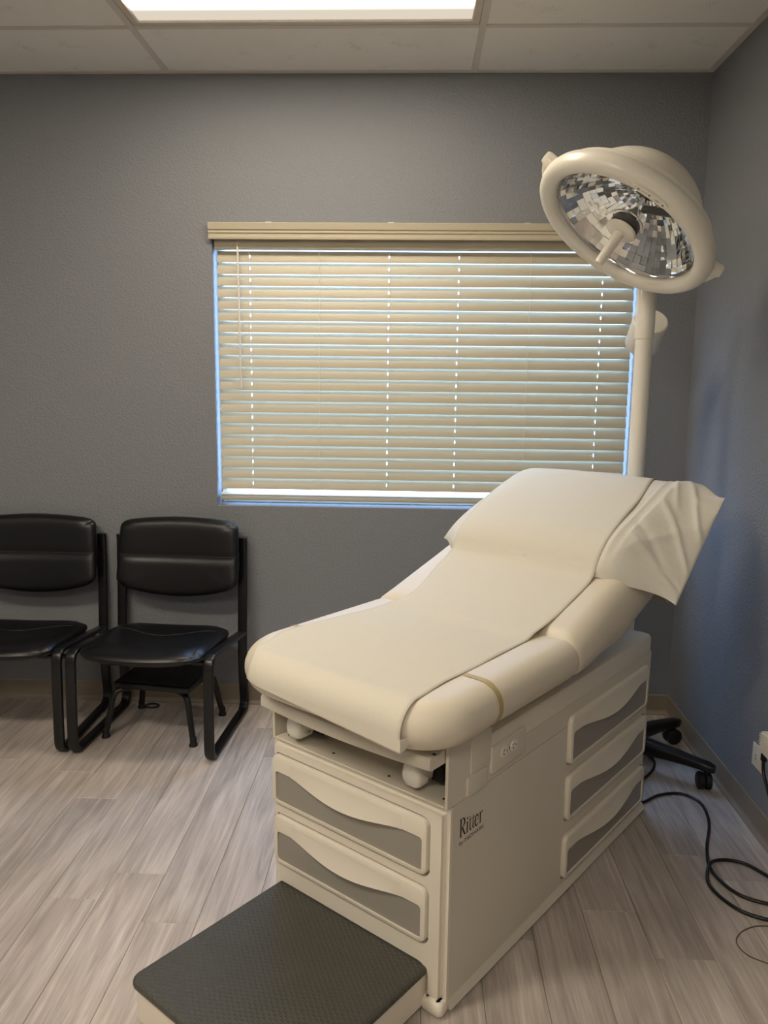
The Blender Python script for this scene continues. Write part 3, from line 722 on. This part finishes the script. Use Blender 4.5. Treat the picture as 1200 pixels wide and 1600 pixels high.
# ------------------------------------------------------------------ pillow in a disposable case (its own object, same axes as the table)
def at_table(o): o.location = (-1.056, -1.756, 0); o.rotation_euler = (0, 0, TA)
PV0, PV1 = -0.165, 0.622
def p_lo(v): return interp(v, [(-0.165, 0.885), (0.03, 0.775), (0.30, 0.79), (0.54, 0.795), (0.622, 0.850)])
def p_hi(v): return interp(v, [(-0.165, 1.265), (-0.06, 1.36), (0.3, 1.385), (0.56, 1.38), (0.622, 1.335)])
def p_mid(s, v):     # rest height of the pillow's underside
    u = p_lo(v) + (p_hi(v) - p_lo(v)) * s
    z = zb(u) + 0.004
    if v < 0.02:
        k = (0.02 - v) / 0.185
        z += k ** 1.15 * (-0.105 + 0.15 * s)
    return u, z
rnd = random.Random(3)
creases = [((0.0, 0.022), (1.0, 0.022), 0.0035, 0.006), ((0.0, -0.005), (0.75, -0.012), 0.003, 0.006), ((0.05, 0.0), (0.55, -0.14), 0.004, 0.012), ((0.6, -0.02), (0.25, -0.16), 0.006, 0.012),
           ((0.95, -0.03), (0.55, -0.15), 0.006, 0.016), ((0.9, 0.0), (0.6, -0.06), 0.004, 0.01), ((0.2, -0.02), (0.05, -0.15), 0.005, 0.014), ((0.35, 0.0), (0.15, -0.10), -0.004, 0.012), ((0.75, -0.10), (0.95, -0.16), 0.006, 0.014), ((0.12, -0.05), (0.10, -0.16), -0.005, 0.010)]
def crease(s, v):
    d = 0
    for (s0, v0), (s1, v1), hgt, wd in creases:
        ax, ay = (s1 - s0) * 0.5, v1 - v0; px_, py_ = (s - s0) * 0.5, v - v0
        t = max(0, min(1, (px_ * ax + py_ * ay) / (ax * ax + ay * ay))); dist = math.hypot(px_ - t * ax, py_ - t * ay)
        d += 1.5 * hgt * math.exp(-(dist / (0.75 * wd)) ** 1.5)
    return d
def p_thick(s, v):
    f = max(0, 1 - abs(2 * s - 1) ** 4.0) ** 0.45
    g = max(0, 1 - abs((v - 0.26) / 0.363) ** 9) ** 0.5 if v > 0.26 else (1.0 if v > -0.02 else max(0, 1 - ((-0.02 - v) / 0.145)) ** 0.8)
    return 0.078 * f * g
def pillow_top(s, v):
    u, z = p_mid(s, v); return u, z + p_thick(s, v)
NS, NVV = 72, 150
top, bot = [], []
for i in range(NS + 1):
    s = 0.5 - 0.5 * math.cos(math.pi * i / NS); rt, rb = [], []
    for j in range(NVV + 1):
        v = PV0 + (PV1 - PV0) * (j / NVV)
        u, z = p_mid(s, v); t = p_thick(s, v)
        wr = crease(s, v) if v < 0.06 else 0
        edge = min(1, 6 * min(s, 1 - s)) * min(1, (v - PV0) / 0.01)
        rt.append(Vector((u, v, z + t + 0.001 + (wr + 0.0025 * math.sin(23 * v + 9 * s) * (v < 0.05)) * edge))); rb.append(Vector((u, v, z - 0.0005)))
    top.append(rt); bot.append(rb)
bm = bmesh.new(); grid_surface(bm, top); grid_surface(bm, bot)
# close the borders
def border(bm, A, B): grid_surface(bm, [A, B])
border(bm, top[0], bot[0]); border(bm, top[-1], bot[-1]); border(bm, [r[0] for r in top], [r[0] for r in bot]); border(bm, [r[-1] for r in top], [r[-1] for r in bot])
bmesh.ops.remove_doubles(bm, verts=bm.verts, dist=2e-5)
pil = from_bm('pillow', bm, 'case', None, smooth=True, angle=60); at_table(pil)
thing(pil, 'white pillow in a crinkled disposable case at the table head', 'pillow')

# ------------------------------------------------------------------ exam paper running from the pillow over the front edge
path = []      # (u, z, row kind)
ZM = (SZ0 + SZ1) / 2; UF = -0.138; HB_ = 0.045
for k in range(9): path.append((UF - 0.006, ZM - HB_ + HB_ * k / 8, 'hang'))
for k in range(1, 13):
    t = math.pi * (1 - 0.5 * k / 12)       # 180 -> 90 degrees
    path.append((UF + SR + (SR + 0.006 - 0.0035 * k / 12) * math.cos(t), ZM + (SR + 0.0025) * math.sin(t), 'roll'))
u = -0.07
while u < 0.43: path.append((u, SZ1 + 0.0018, 'seat')); u += 0.02
uu_ = 0.44
while uu_ < 1.41: path.append((uu_, None, 'back')); uu_ += 0.0125
def v_right(u, kind): return 0.022 if kind == 'hang' else interp(u, [(-0.14, 0.022), (0.05, 0.036), (0.45, 0.042), (0.76, 0.034), (1.05, 0.045), (1.40, 0.088)])
def v_left(u, kind): return 0.508 if kind == 'hang' else interp(u, [(-0.14, 0.508), (-0.05, 0.535), (0.05, 0.568), (0.40, 0.530), (0.47, 0.50), (0.80, 0.545), (1.40, 0.635)])
def back_height(u, v):
    base = max(SZ1, zb(u)); k = 0.05   # soft fillet at the crease
    d = zb(u) - SZ1
    base = SZ1 + (d if d > k else (0 if d < -k else (d + k) ** 2 / (4 * k)))
    lo, hi = p_lo(v), p_hi(v); hgt = base + 0.002
    if u > lo - 0.06:
        s = (u - lo) / (hi - lo)
        if s <= 0: # ramp up to the pillow
            t = (u - (lo - 0.06)) / 0.06; hgt += 0.012 * t * t
        elif s < 1:
            pu, pz = pillow_top(s, v); hgt = max(pz + 0.004, base + 0.003 + 0.012 + 0.3 * (u - lo) * (u < lo + 0.03))
        else: hgt = zb(u) + 0.008 - (u - hi) * 0.6
    return hgt
rows = []; NC = 40
for (u, z, kind) in path:
    row = []
    vr, vl = v_right(u, kind), v_left(u, kind)
    for j in range(NC + 1):
        t = j / NC; v = vr + (vl - vr) * t
        uu, zz = u, z
        if kind == 'hang':
            drop = 0.692 + (0.728 - 0.692) * t         # the hanging edge is longer on the outlet side
            zz = drop + (ZM - drop) * ((z - ZM + HB_) / HB_)
        if kind in ('hang', 'roll') and v > 0.438: uu += (0.19 - math.sqrt(max(0, 0.19 ** 2 - (v - 0.438) ** 2))) * (1 if kind == 'hang' else max(0, (UF + SR - u) / SR))
        if kind == 'back': zz = back_height(u, v)
        if kind in ('seat', 'back'): zz += 0.0006 * math.sin(40 * v + 17 * u) + 0.0006 * math.sin(31 * u)
        row.append(Vector((uu, v, zz)))
    rows.append(row)
bm = bmesh.new(); V = grid_surface(bm, rows)
# corner of the hanging end curling back beneath the cushion
nh = 7; fl = []
for i in range(nh):
    p = rows[i][0]; t = 1 - i / (nh - 1)
    fl.append([p + Vector((0.022 * q, -0.006 * q, 0.012 * q * t)) for q in (0.0, 0.4, 0.9, 1.5, 2.2, 3.0)])
grid_surface(bm, fl); bmesh.ops.remove_doubles(bm, verts=bm.verts, dist=1e-5)
pap = from_bm('exam_paper', bm, 'paper', None, smooth=True, angle=70); at_table(pap)
md = pap.modifiers.new('thickness', 'SOLIDIFY'); md.thickness = 0.0006; md.offset = 1
thing(pap, 'long white paper sheet draped over the exam table cushions', 'exam paper')

# ------------------------------------------------------------------ exam lamp on a wheeled stand
PX, PY = -0.335, -0.475
lamp = thing(empty('exam_lamp', (PX, PY, 0)), 'cream medical exam lamp with faceted round head on wheeled stand', 'lamp')
LO = Vector((PX, PY, 0))
def rel(p): return Vector(p) - LO
# base
lathe('base_hub', [(0.0, 0.055), (0.05, 0.055), (0.062, 0.075), (0.062, 0.125), (0.048, 0.145), (0.038, 0.155), (0.0, 0.155)], 'blackp', lamp, n=28)
for ang, rr in ((-35, 0.332), (35, 0.337), (107, 0.33), (180, 0.33), (250, 0.27)):
    a = math.radians(ang); d = Vector((math.cos(a), math.sin(a), 0)); s = Vector((-d.y, d.x, 0))
    bm = bmesh.new(); rws = []
    for t, w, z0, z1 in ((0.04, 0.032, 0.064, 0.134), (0.12, 0.029, 0.070, 0.128), (0.22, 0.025, 0.075, 0.117), (rr - 0.03, 0.022, 0.074, 0.106), (rr, 0.023, 0.070, 0.103), (rr + 0.022, 0.014, 0.072, 0.097)):
        pr = rrect(-w, w, z0, z1, min(w, (z1 - z0) / 2) * 0.6, 3); rws.append([d * t + s * q + Vector((0, 0, z)) for q, z in pr])
    V = grid_surface(bm, rws, close_v=True); bm.faces.new(V[0]); bm.faces.new(V[-1][::-1]); leg = from_bm('leg', bm, 'blackp', lamp, smooth=True, angle=50)
    c = d * rr
    ca_ = a + 0.9 + ang * 0.01; wd = Vector((math.cos(ca_), math.sin(ca_), 0))
    wm = Matrix.Translation(c + Vector((0, 0, 0.032)) - d * 0.012) @ wd.to_track_quat('Z', 'Y').to_matrix().to_4x4()
    bm = bmesh.new()
    for k in (-1, 1):
        bm_lathe(bm, [(0.0, k * 0.004), (0.031, k * 0.004), (0.032, k * 0.008), (0.032, k * 0.020), (0.026, k * 0.024), (0.0, k * 0.024)], 20, wm)
    cs = from_bm('caster', bm, 'rubber', leg, smooth=True, angle=40)
    # hood of the caster
    bm = bmesh.new(); bm_lathe(bm, [(0.0, 0.062), (0.010, 0.062), (0.011, 0.080), (0.0, 0.080)], 14, Matrix.Translation(c - d * 0.006)); from_bm('caster_stem', bm, 'blackp', leg, smooth=True, angle=40)
tube('pole', [(0, 0, 0.15), (0, 0, 1.62)], 0.0295, 'lampwhite', lamp, seg=28)
lathe('pole_collar', [(0.0295, 1.600), (0.0335, 1.602), (0.0335, 1.775), (0.030, 1.782), (0.0, 1.782)], 'lampwhite', lamp, n=28)
HC = Vector((-0.52473, -0.85, 1.90593)); HN = Vector((-0.55224, -0.20409, -0.80832)).normalized(); HA = Vector((0.833, -0.105, -0.543)); HA = (HA - HN * HA.dot(HN)).normalized(); HB = HN.cross(HA)
HM = Matrix(((HA.x, HB.x, HN.x, HC.x - PX), (HA.y, HB.y, HN.y, HC.y - PY), (HA.z, HB.z, HN.z, HC.z), (0, 0, 0, 1)))     # local z = beam direction
# housing: soft rim, tier and dome
rim = [(0.236, -0.012), (0.238, 0.008), (0.244, 0.016), (0.254, 0.021), (0.268, 0.022), (0.280, 0.017), (0.288, 0.008), (0.292, -0.004), (0.291, -0.018), (0.285, -0.032), (0.272, -0.042), (0.255, -0.046)]
lathe('rim', rim + [(0.240, -0.046), (0.240, -0.012)], 'lampwhite', lamp, n=72, mtx=HM, close=True)
dome = [(0.270, -0.040), (0.262, -0.060), (0.250, -0.066), (0.232, -0.068), (0.224, -0.075)]
for k in range(1, 13):
    t = math.radians(20 + 70 * k / 12); dome.append((0.228 * math.cos(t), -0.228 * math.sin(t)))
lathe('housing', dome, 'lampwhite', lamp, n=72, mtx=HM)
# faceted reflector
bm = bmesh.new(); NR, NA = 12, 54; rr_ = random.Random(5); P = []
for k in range(NA):
    row = []
    for i in range(NR + 1):
        t = i / NR; r = 0.236 - 0.196 * t; z = -0.012 - 0.125 * (1 - (1 - t) ** 2.1)
        a = 2 * math.pi * (k + (0.5 if False else 0)) / NA
        row.append((r, a, z))
    P.append(row)
for k in range(NA):
    for i in range(NR):
        q = [P[k][i], P[(k + 1) % NA][i], P[(k + 1) % NA][i + 1], P[k][i + 1]]
        pts = []
        tz = rr_.uniform(-0.0011, 0.0011); ta = rr_.uniform(-0.0013, 0.0013)
        for m_, (r, a, z) in enumerate(q):
            if k == NA - 1 and m_ in (1, 2): a += 2 * math.pi
            dz = tz * (1 if m_ in (0, 1) else -1) + ta * (1 if m_ in (0, 3) else -1)
            pts.append(bm.verts.new(HM @ Vector((r * math.cos(a), r * math.sin(a), z + dz))))
        bm.faces.new(pts)
me = bpy.data.meshes.new('reflector'); bm.to_mesh(me); bm.free(); me.materials.append(MAT['mirror']); ro = link(bpy.data.objects.new('reflector', me), lamp, kind='stuff')
lathe('reflector_ring', [(0.2362, -0.010), (0.233, -0.004), (0.229, -0.012), (0.2285, -0.016)], 'chrome', lamp, n=72, mtx=HM)
lathe('cover_glass', [(0.0, -0.001), (0.2355, -0.001), (0.2355, 0.001), (0.0, 0.001)], 'clear', lamp, n=64, mtx=HM)
# bulb column, black ring, handle
bulb = lathe('bulb_tube', [(0.048, -0.030), (0.052, -0.045), (0.052, -0.085), (0.044, -0.100)], 'clear', lamp, n=32, mtx=HM)
lathe('chrome_cone', [(0.0, -0.027), (0.042, -0.028), (0.030, -0.044), (0.010, -0.070), (0.006, -0.082), (0.006, -0.128), (0.0, -0.130)], 'chrome', bulb, n=24, mtx=HM)
lathe('wire_ring', [(0.050, -0.026), (0.0525, -0.029), (0.050, -0.032), (0.048, -0.029)], 'chrome', bulb, n=32, mtx=HM, close=True)
lathe('bulb_socket', [(0.0, -0.002), (0.045, -0.002), (0.046, -0.006), (0.046, -0.022), (0.040, -0.026), (0.0, -0.026)], 'blackp', lamp, n=32, mtx=HM)
han = lathe('handle', [(0.0, 0.018), (0.017, 0.019), (0.0165, 0.035), (0.0145, 0.115), (0.0135, 0.126), (0.011, 0.131), (0.004, 0.132), (0.0035, 0.130), (0.0, 0.130)], 'lampwhite', lamp, n=28, mtx=HM)
lathe('handle_flange', [(0.0, 0.001), (0.046, 0.0015), (0.049, 0.006), (0.047, 0.012), (0.040, 0.016), (0.018, 0.020), (0.0, 0.020)], 'lampwhite', han, n=36, mtx=HM)
tube('bulb_arm', [HM @ Vector((0.02, 0.03, -0.07)), HM @ Vector((0.12, 0.15, -0.05)), HM @ Vector((0.155, 0.195, -0.045))], 0.012, 'blackp', lamp)
# control strip on the near side of the rim
NEAR = -HB if (HC - HB * 0.29 - Vector(M.translation)).length < (HC + HB * 0.29 - Vector(M.translation)).length else HB
sg = -1 if NEAR.dot(HB) < 0 else 1
def rim_pt(a_deg, r, z):       # a measured from the near direction towards local +x
    a = math.radians(a_deg); return HM @ Vector((r * math.sin(a), sg * r * math.cos(a), z))
bm = bmesh.new(); rws = []
for k in range(17):
    a = -9 + 24 * k / 16; e = 0.010 * math.sqrt(max(0, 1 - ((k - 8) / 8.0) ** 6))
    rws.append([rim_pt(a, 0.266 + q * (0.0035 + e), z) for q, z in ((-1, 0.0215), (-1, 0.0235), (1, 0.0235), (1, 0.0205))])
V = grid_surface(bm, rws, close_v=True); bm.faces.new(V[0]); bm.faces.new(V[-1][::-1]); cp = from_bm('control_strip', bm, 'lampwhite', lamp)
for a, r0 in ((-5.5, 0.0035), (-3.3, 0.0014), (-2.2, 0.0014), (-1.1, 0.0014), (0.0, 0.0014), (1.8, 0.0035), (11.6, 0.0035)):
    c0 = rim_pt(a, 0.266, 0.0236); bm = bmesh.new(); bm_lathe(bm, [(0, 0.0005), (r0, 0.0005), (r0, 0)], 12, Matrix.Translation(c0) @ HM.to_3x3().to_4x4()); from_bm('button', bm, 'grey_ink', cp)
bm = bmesh.new()
for a in (6.2, 6.9, 7.6, 8.3): bm.faces.new([bm.verts.new(rim_pt(a + da, 0.266 + dr_, 0.0238)) for da, dr_ in ((0, -0.003), (0.4, -0.003), (0.4, 0.003), (0, 0.003))])
from_bm('printed_mark', bm, 'grey_ink', cp, kind='stuff')
# yoke behind the head, with its two pivots
def yk(a_deg, r, z): a = math.radians(a_deg); return HM @ Vector((r * math.cos(a), -sg * r * math.sin(a), z))
tube('yoke', [yk(180 * k / 28, 0.305, -0.055) for k in range(29)], 0.014, 'lampwhite', lamp, seg=12)
for s_, aa in ((1, 0), (-1, 180)):
    p0 = yk(aa, 0.27, -0.050); p1 = yk(aa, 0.318, -0.056); tube('pivot_knob', [p0, p0.lerp(p1, 0.8), p1], [0.021, 0.021, 0.017], 'lampwhite', lamp, seg=20)
ym = yk(90, 0.305, -0.055)
tube('arm', smooth_path([ym, ym.lerp(Vector((0, 0, 1.80)), 0.5) + Vector((0, 0, 0.03)), Vector((0, 0, 1.80)), Vector((0, 0, 1.75))], 6), 0.022, 'lampwhite', lamp, seg=16)
ax = Vector((0.0, -0.75, 0.66)).normalized(); c1 = rel((-0.290, -0.385, 1.672)); q = ax.to_track_quat('Z', 'Y').to_matrix().to_4x4(); cm = Matrix.Translation(c1) @ q
cw = lathe('counterweight', [(0.0, 0.0), (0.060, 0.0), (0.064, -0.004), (0.064, -0.120), (0.058, -0.128), (0.0, -0.128)], 'lampwhite', lamp, n=36, mtx=cm)

# ------------------------------------------------------------------ power cord, adapter and outlet
Zc = 0.0055
cord = [(-0.300, -0.43, 0.075), (-0.265, -0.405, 0.03), (-0.215, -0.400, Zc), (-0.192, -0.440, Zc), (-0.205, -0.510, Zc), (-0.256, -0.590, Zc), (-0.345, -0.680, Zc), (-0.385, -0.735, Zc), (-0.37, -0.782, Zc), (-0.326, -0.780, Zc), (-0.25, -0.724, Zc), (-0.167, -0.711, Zc), (-0.122, -0.773, Zc), (-0.138, -0.896, Zc), (-0.200, -1.050, Zc), (-0.227, -1.164, Zc),
        (-0.196, -1.268, Zc), (-0.125, -1.312, Zc), (-0.060, -1.300, Zc), (-0.040, -1.245, Zc), (-0.071, -1.185, Zc + 0.002), (-0.114, -1.122, Zc), (-0.175, -1.110, Zc + 0.002), (-0.229, -1.150, 0.016), (-0.259, -1.235, Zc), (-0.225, -1.335, Zc), (-0.155, -1.381, Zc), (-0.080, -1.378, Zc), (-0.036, -1.320, 0.015), (-0.032, -1.24, 0.05), (-0.032, -1.15, 0.11), (-0.033, -1.08, 0.19), (-0.033, -1.022, 0.245), (-0.033, -1.010, 0.283)]
tube('power_cord', [p - LO for p in smooth_path(cord, 8)], 0.0052, 'blackp', lamp, seg=10, label='thick black power cord looping across the floor')
wirep = [(-0.03, -1.430, 0.003), (-0.164, -1.402, 0.002), (-0.230, -1.419, 0.002), (-0.272, -1.463, 0.002), (-0.268, -1.512, 0.002), (-0.226, -1.545, 0.002), (-0.12, -1.60, 0.002), (-0.03, -1.66, 0.002)]
tube('thin_wire', smooth_path(wirep, 8), 0.0016, 'wire', None, seg=6, label='thin brown wire curling on the floor beside the black cord', category='wire')
op = thing(empty('wall_outlet', (0, -0.908, 0.246)), 'ivory outlet plate low on the wall beneath the ribbed adapter', 'outlet')
box('plate', -0.005, -0.0002, -0.041, 0.041, -0.038, 0.038, 'ivory', op, r=0.0015)
for zz in (-0.012, 0.0): box('slot', -0.0056, -0.0050, 0.010, 0.0125, zz, zz + 0.006, 'ink', op)
ad = thing(empty('power_adapter', (0, -1.040, 0.345)), 'cream ribbed power adapter plugged in above the outlet plate', 'adapter')
box('body', -0.042, -0.0045, -0.055, 0.045, -0.034, 0.034, 'ivory', ad, r=0.004)
for k in range(8): box('grip_rib', -0.047, -0.0452, 0.022, 0.043, -0.030 + 0.008 * k, -0.027 + 0.008 * k, 'ivory', ad)
box('strain_relief', -0.040, -0.026, 0.022, 0.038, -0.060, -0.0342, 'blackp', ad, r=0.002)

# ------------------------------------------------------------------ guest chairs
def make_chair(label):
    t = thing(empty('guest_chair'), label, 'chair', 'black guest chairs by the wall')
    prof = rrect(-0.020, 0.020, -0.0095, 0.0095, 0.007, 3)
    yz = [(-0.004, 0.775), (-0.002, 0.74), (-0.010, 0.60), (-0.022, 0.45), (-0.034, 0.30), (-0.030, 0.16), (-0.018, 0.075), (-0.020, 0.035), (-0.045, 0.012), (-0.09, 0.0097), (-0.20, 0.0097), (-0.32, 0.0097), (-0.44, 0.0097), (-0.488, 0.012), (-0.513, 0.034), (-0.517, 0.08), (-0.513, 0.20), (-0.508, 0.33), (-0.505, 0.37), (-0.490, 0.400), (-0.455, 0.408), (-0.35, 0.397), (-0.20, 0.380), (-0.045, 0.362)]
    for s in (-1, 1):
        pts = smooth_path([(s * 0.270, y, z) for y, z in yz], 6)
        bm = bmesh.new(); bm_tube(bm, pts, 0, profile=prof, up=(1, 0, 0)); from_bm('side_frame', bm, 'blackmetal', t, smooth=True, angle=50)
    for y, z in ((-0.10, 0.345), (-0.40, 0.355)): tube('cross_bar', [(-0.26, y, z), (0.26, y, z)], 0.010, 'blackmetal', t, seg=10)
    for s in (-1, 1): box('back_bracket', s * 0.24 - 0.02, s * 0.24 + 0.02, -0.03, -0.008, 0.63, 0.71, 'blackmetal', t, r=0.003)
    # seat
    def sm(x, y, z, a, b):
        front = max(0, -b); wide = 1 + 0.02 * front
        yy = -0.305 + y - 0.035 * (1 - a * a) * front ** 2
        zz = 0.392 + z + 0.012 * -b - 0.014 * (1 - a * a) * (1 - b * b) - 0.030 * max(0, -b - 0.6) ** 1.5 * (z > 0) + 0.006 * a * a
        return Vector((x * wide, yy, zz))
    bm = bmesh.new(); puff(bm, 0.247, 0.222, 0.044, 0.034, n=32, p=5.0, q=2.4, se=7, mapf=sm); seat_ = from_bm('seat', bm, 'leather', t, smooth=True)
    def seat_z(a, b):
        p, q = 5.0, 2.4; tt = (max(0, 1 - abs(a) ** p) ** (1 / q)) * (max(0, 1 - abs(b) ** p) ** (1 / q)); return sm(a * 0.247, b * 0.222, 0.044 * tt, a, b)
    bm = bmesh.new(); bm_tube(bm, [seat_z(-0.86 + 1.72 * k / 40, 0.22 + 0.16 * math.cos(2 * math.pi * k / 40)) + Vector((0, 0, 0.0005)) for k in range(41)], 0.0011, 5); from_bm('seam', bm, 'stitch', seat_)
    for s in (-1, 1):
        bm = bmesh.new(); bm_tube(bm, [seat_z(s * (0.87 - 0.02 * k / 20), 0.36 - 1.2 * k / 20) + Vector((0, 0, 0.0003)) for k in range(21)], 0.0010, 5); from_bm('seam', bm, 'leather', seat_)
    # backrest
    def bmf(x, z, y, a, b):
        zz = 0.7125 + z
        if b < 0: zz -= 0.052 * (1 - a * a) ** 0.9 * (-b)
        else: zz += 0.018 * (1 - a * a) * b
        pinch = 0.010 * math.exp(-((zz - 0.700) / 0.014) ** 2) * (1 - a ** 4) * (y > 0)
        yy = -0.046 - y - 0.018 * a * a + pinch - 0.012 * (b < 0) * (-b) + 0.0 * b
        return Vector((x * (1 - 0.02 * b) + 0.008, yy + 0.022 * b, zz))
    bm = bmesh.new(); puff(bm, 0.262, 0.1325, 0.034, 0.018, n=40, p=9, q=2.4, se=14, mapf=bmf); br = from_bm('backrest', bm, 'leather', t, smooth=True)
    def back_pt(a, b):
        p, q = 9, 2.4; tt = (max(0, 1 - abs(a) ** p) ** (1 / q)) * (max(0, 1 - abs(b) ** p) ** (1 / q)); return bmf(a * 0.262, b * 0.1325, 0.034 * tt, a, b)
    bm = bmesh.new(); bm_tube(bm, [back_pt(-0.97 + 1.94 * k / 40, -0.05) + Vector((0, -0.0006, 0)) for k in range(41)], 0.0012, 5); from_bm('seam', bm, 'stitch', br)
    return t
def copy_tree(o, parent=None):
    c = o.copy(); COL.objects.link(c); c.parent = parent
    for ch in list(o.children): copy_tree(ch, c)
    return c
ch1 = make_chair('black padded guest chair standing over the low footstool')
ch2 = copy_tree(ch1); ch2['label'] = 'black padded guest chair cut off by the picture edge'
ch1.location = (-2.140, -0.040, 0); ch1.rotation_euler = (0, 0, math.radians(-3.2))
ch2.location = (-2.768, -0.022, 0); ch2.rotation_euler = (0, 0, math.radians(0.5))

# ------------------------------------------------------------------ footstool under the chair
st = thing(empty('footstool', (-2.166, -0.255, 0), math.radians(-8.5)), 'low black footstool with bent tube legs under the guest chair', 'stool')
box('platform', -0.165, 0.165, -0.125, 0.125, 0.200, 0.228, 'blackmetal', st, r=0.008, seg=3)
box('tread_mat', -0.155, 0.155, -0.115, 0.115, 0.2282, 0.232, 'rubber', st, r=0.001, seg=1)
for sx in (-1, 1):
    for sy in (-1, 1):
        pts = smooth_path([(sx * 0.10, sy * 0.085, 0.194), (sx * 0.140, sy * 0.112, 0.192), (sx * 0.160, sy * 0.128, 0.172), (sx * 0.172, sy * 0.138, 0.11), (sx * 0.190, sy * 0.152, 0.012)], 6)
        lg = tube('leg', pts, 0.0125, 'blackmetal', st, seg=12)
        lathe('rubber_foot', [(0.0, 0.0), (0.017, 0.0), (0.0175, 0.006), (0.0135, 0.012), (0.0135, 0.034), (0.0105, 0.037), (0.0, 0.037)], 'rubber', lg, n=18, mtx=Matrix.Translation((sx * 0.1895, sy * 0.1515, 0)))
rp = [(-2.290 + 0.030 * math.cos(t), -0.062 + 0.022 * math.sin(t), 0.004) for t in [2 * math.pi * k / 28 for k in range(28)]]
tube('cable_loop', rp, 0.0038, 'blackp', None, seg=8, closed=True, label='small black cable loop on the floor behind the footstool', category='cable')
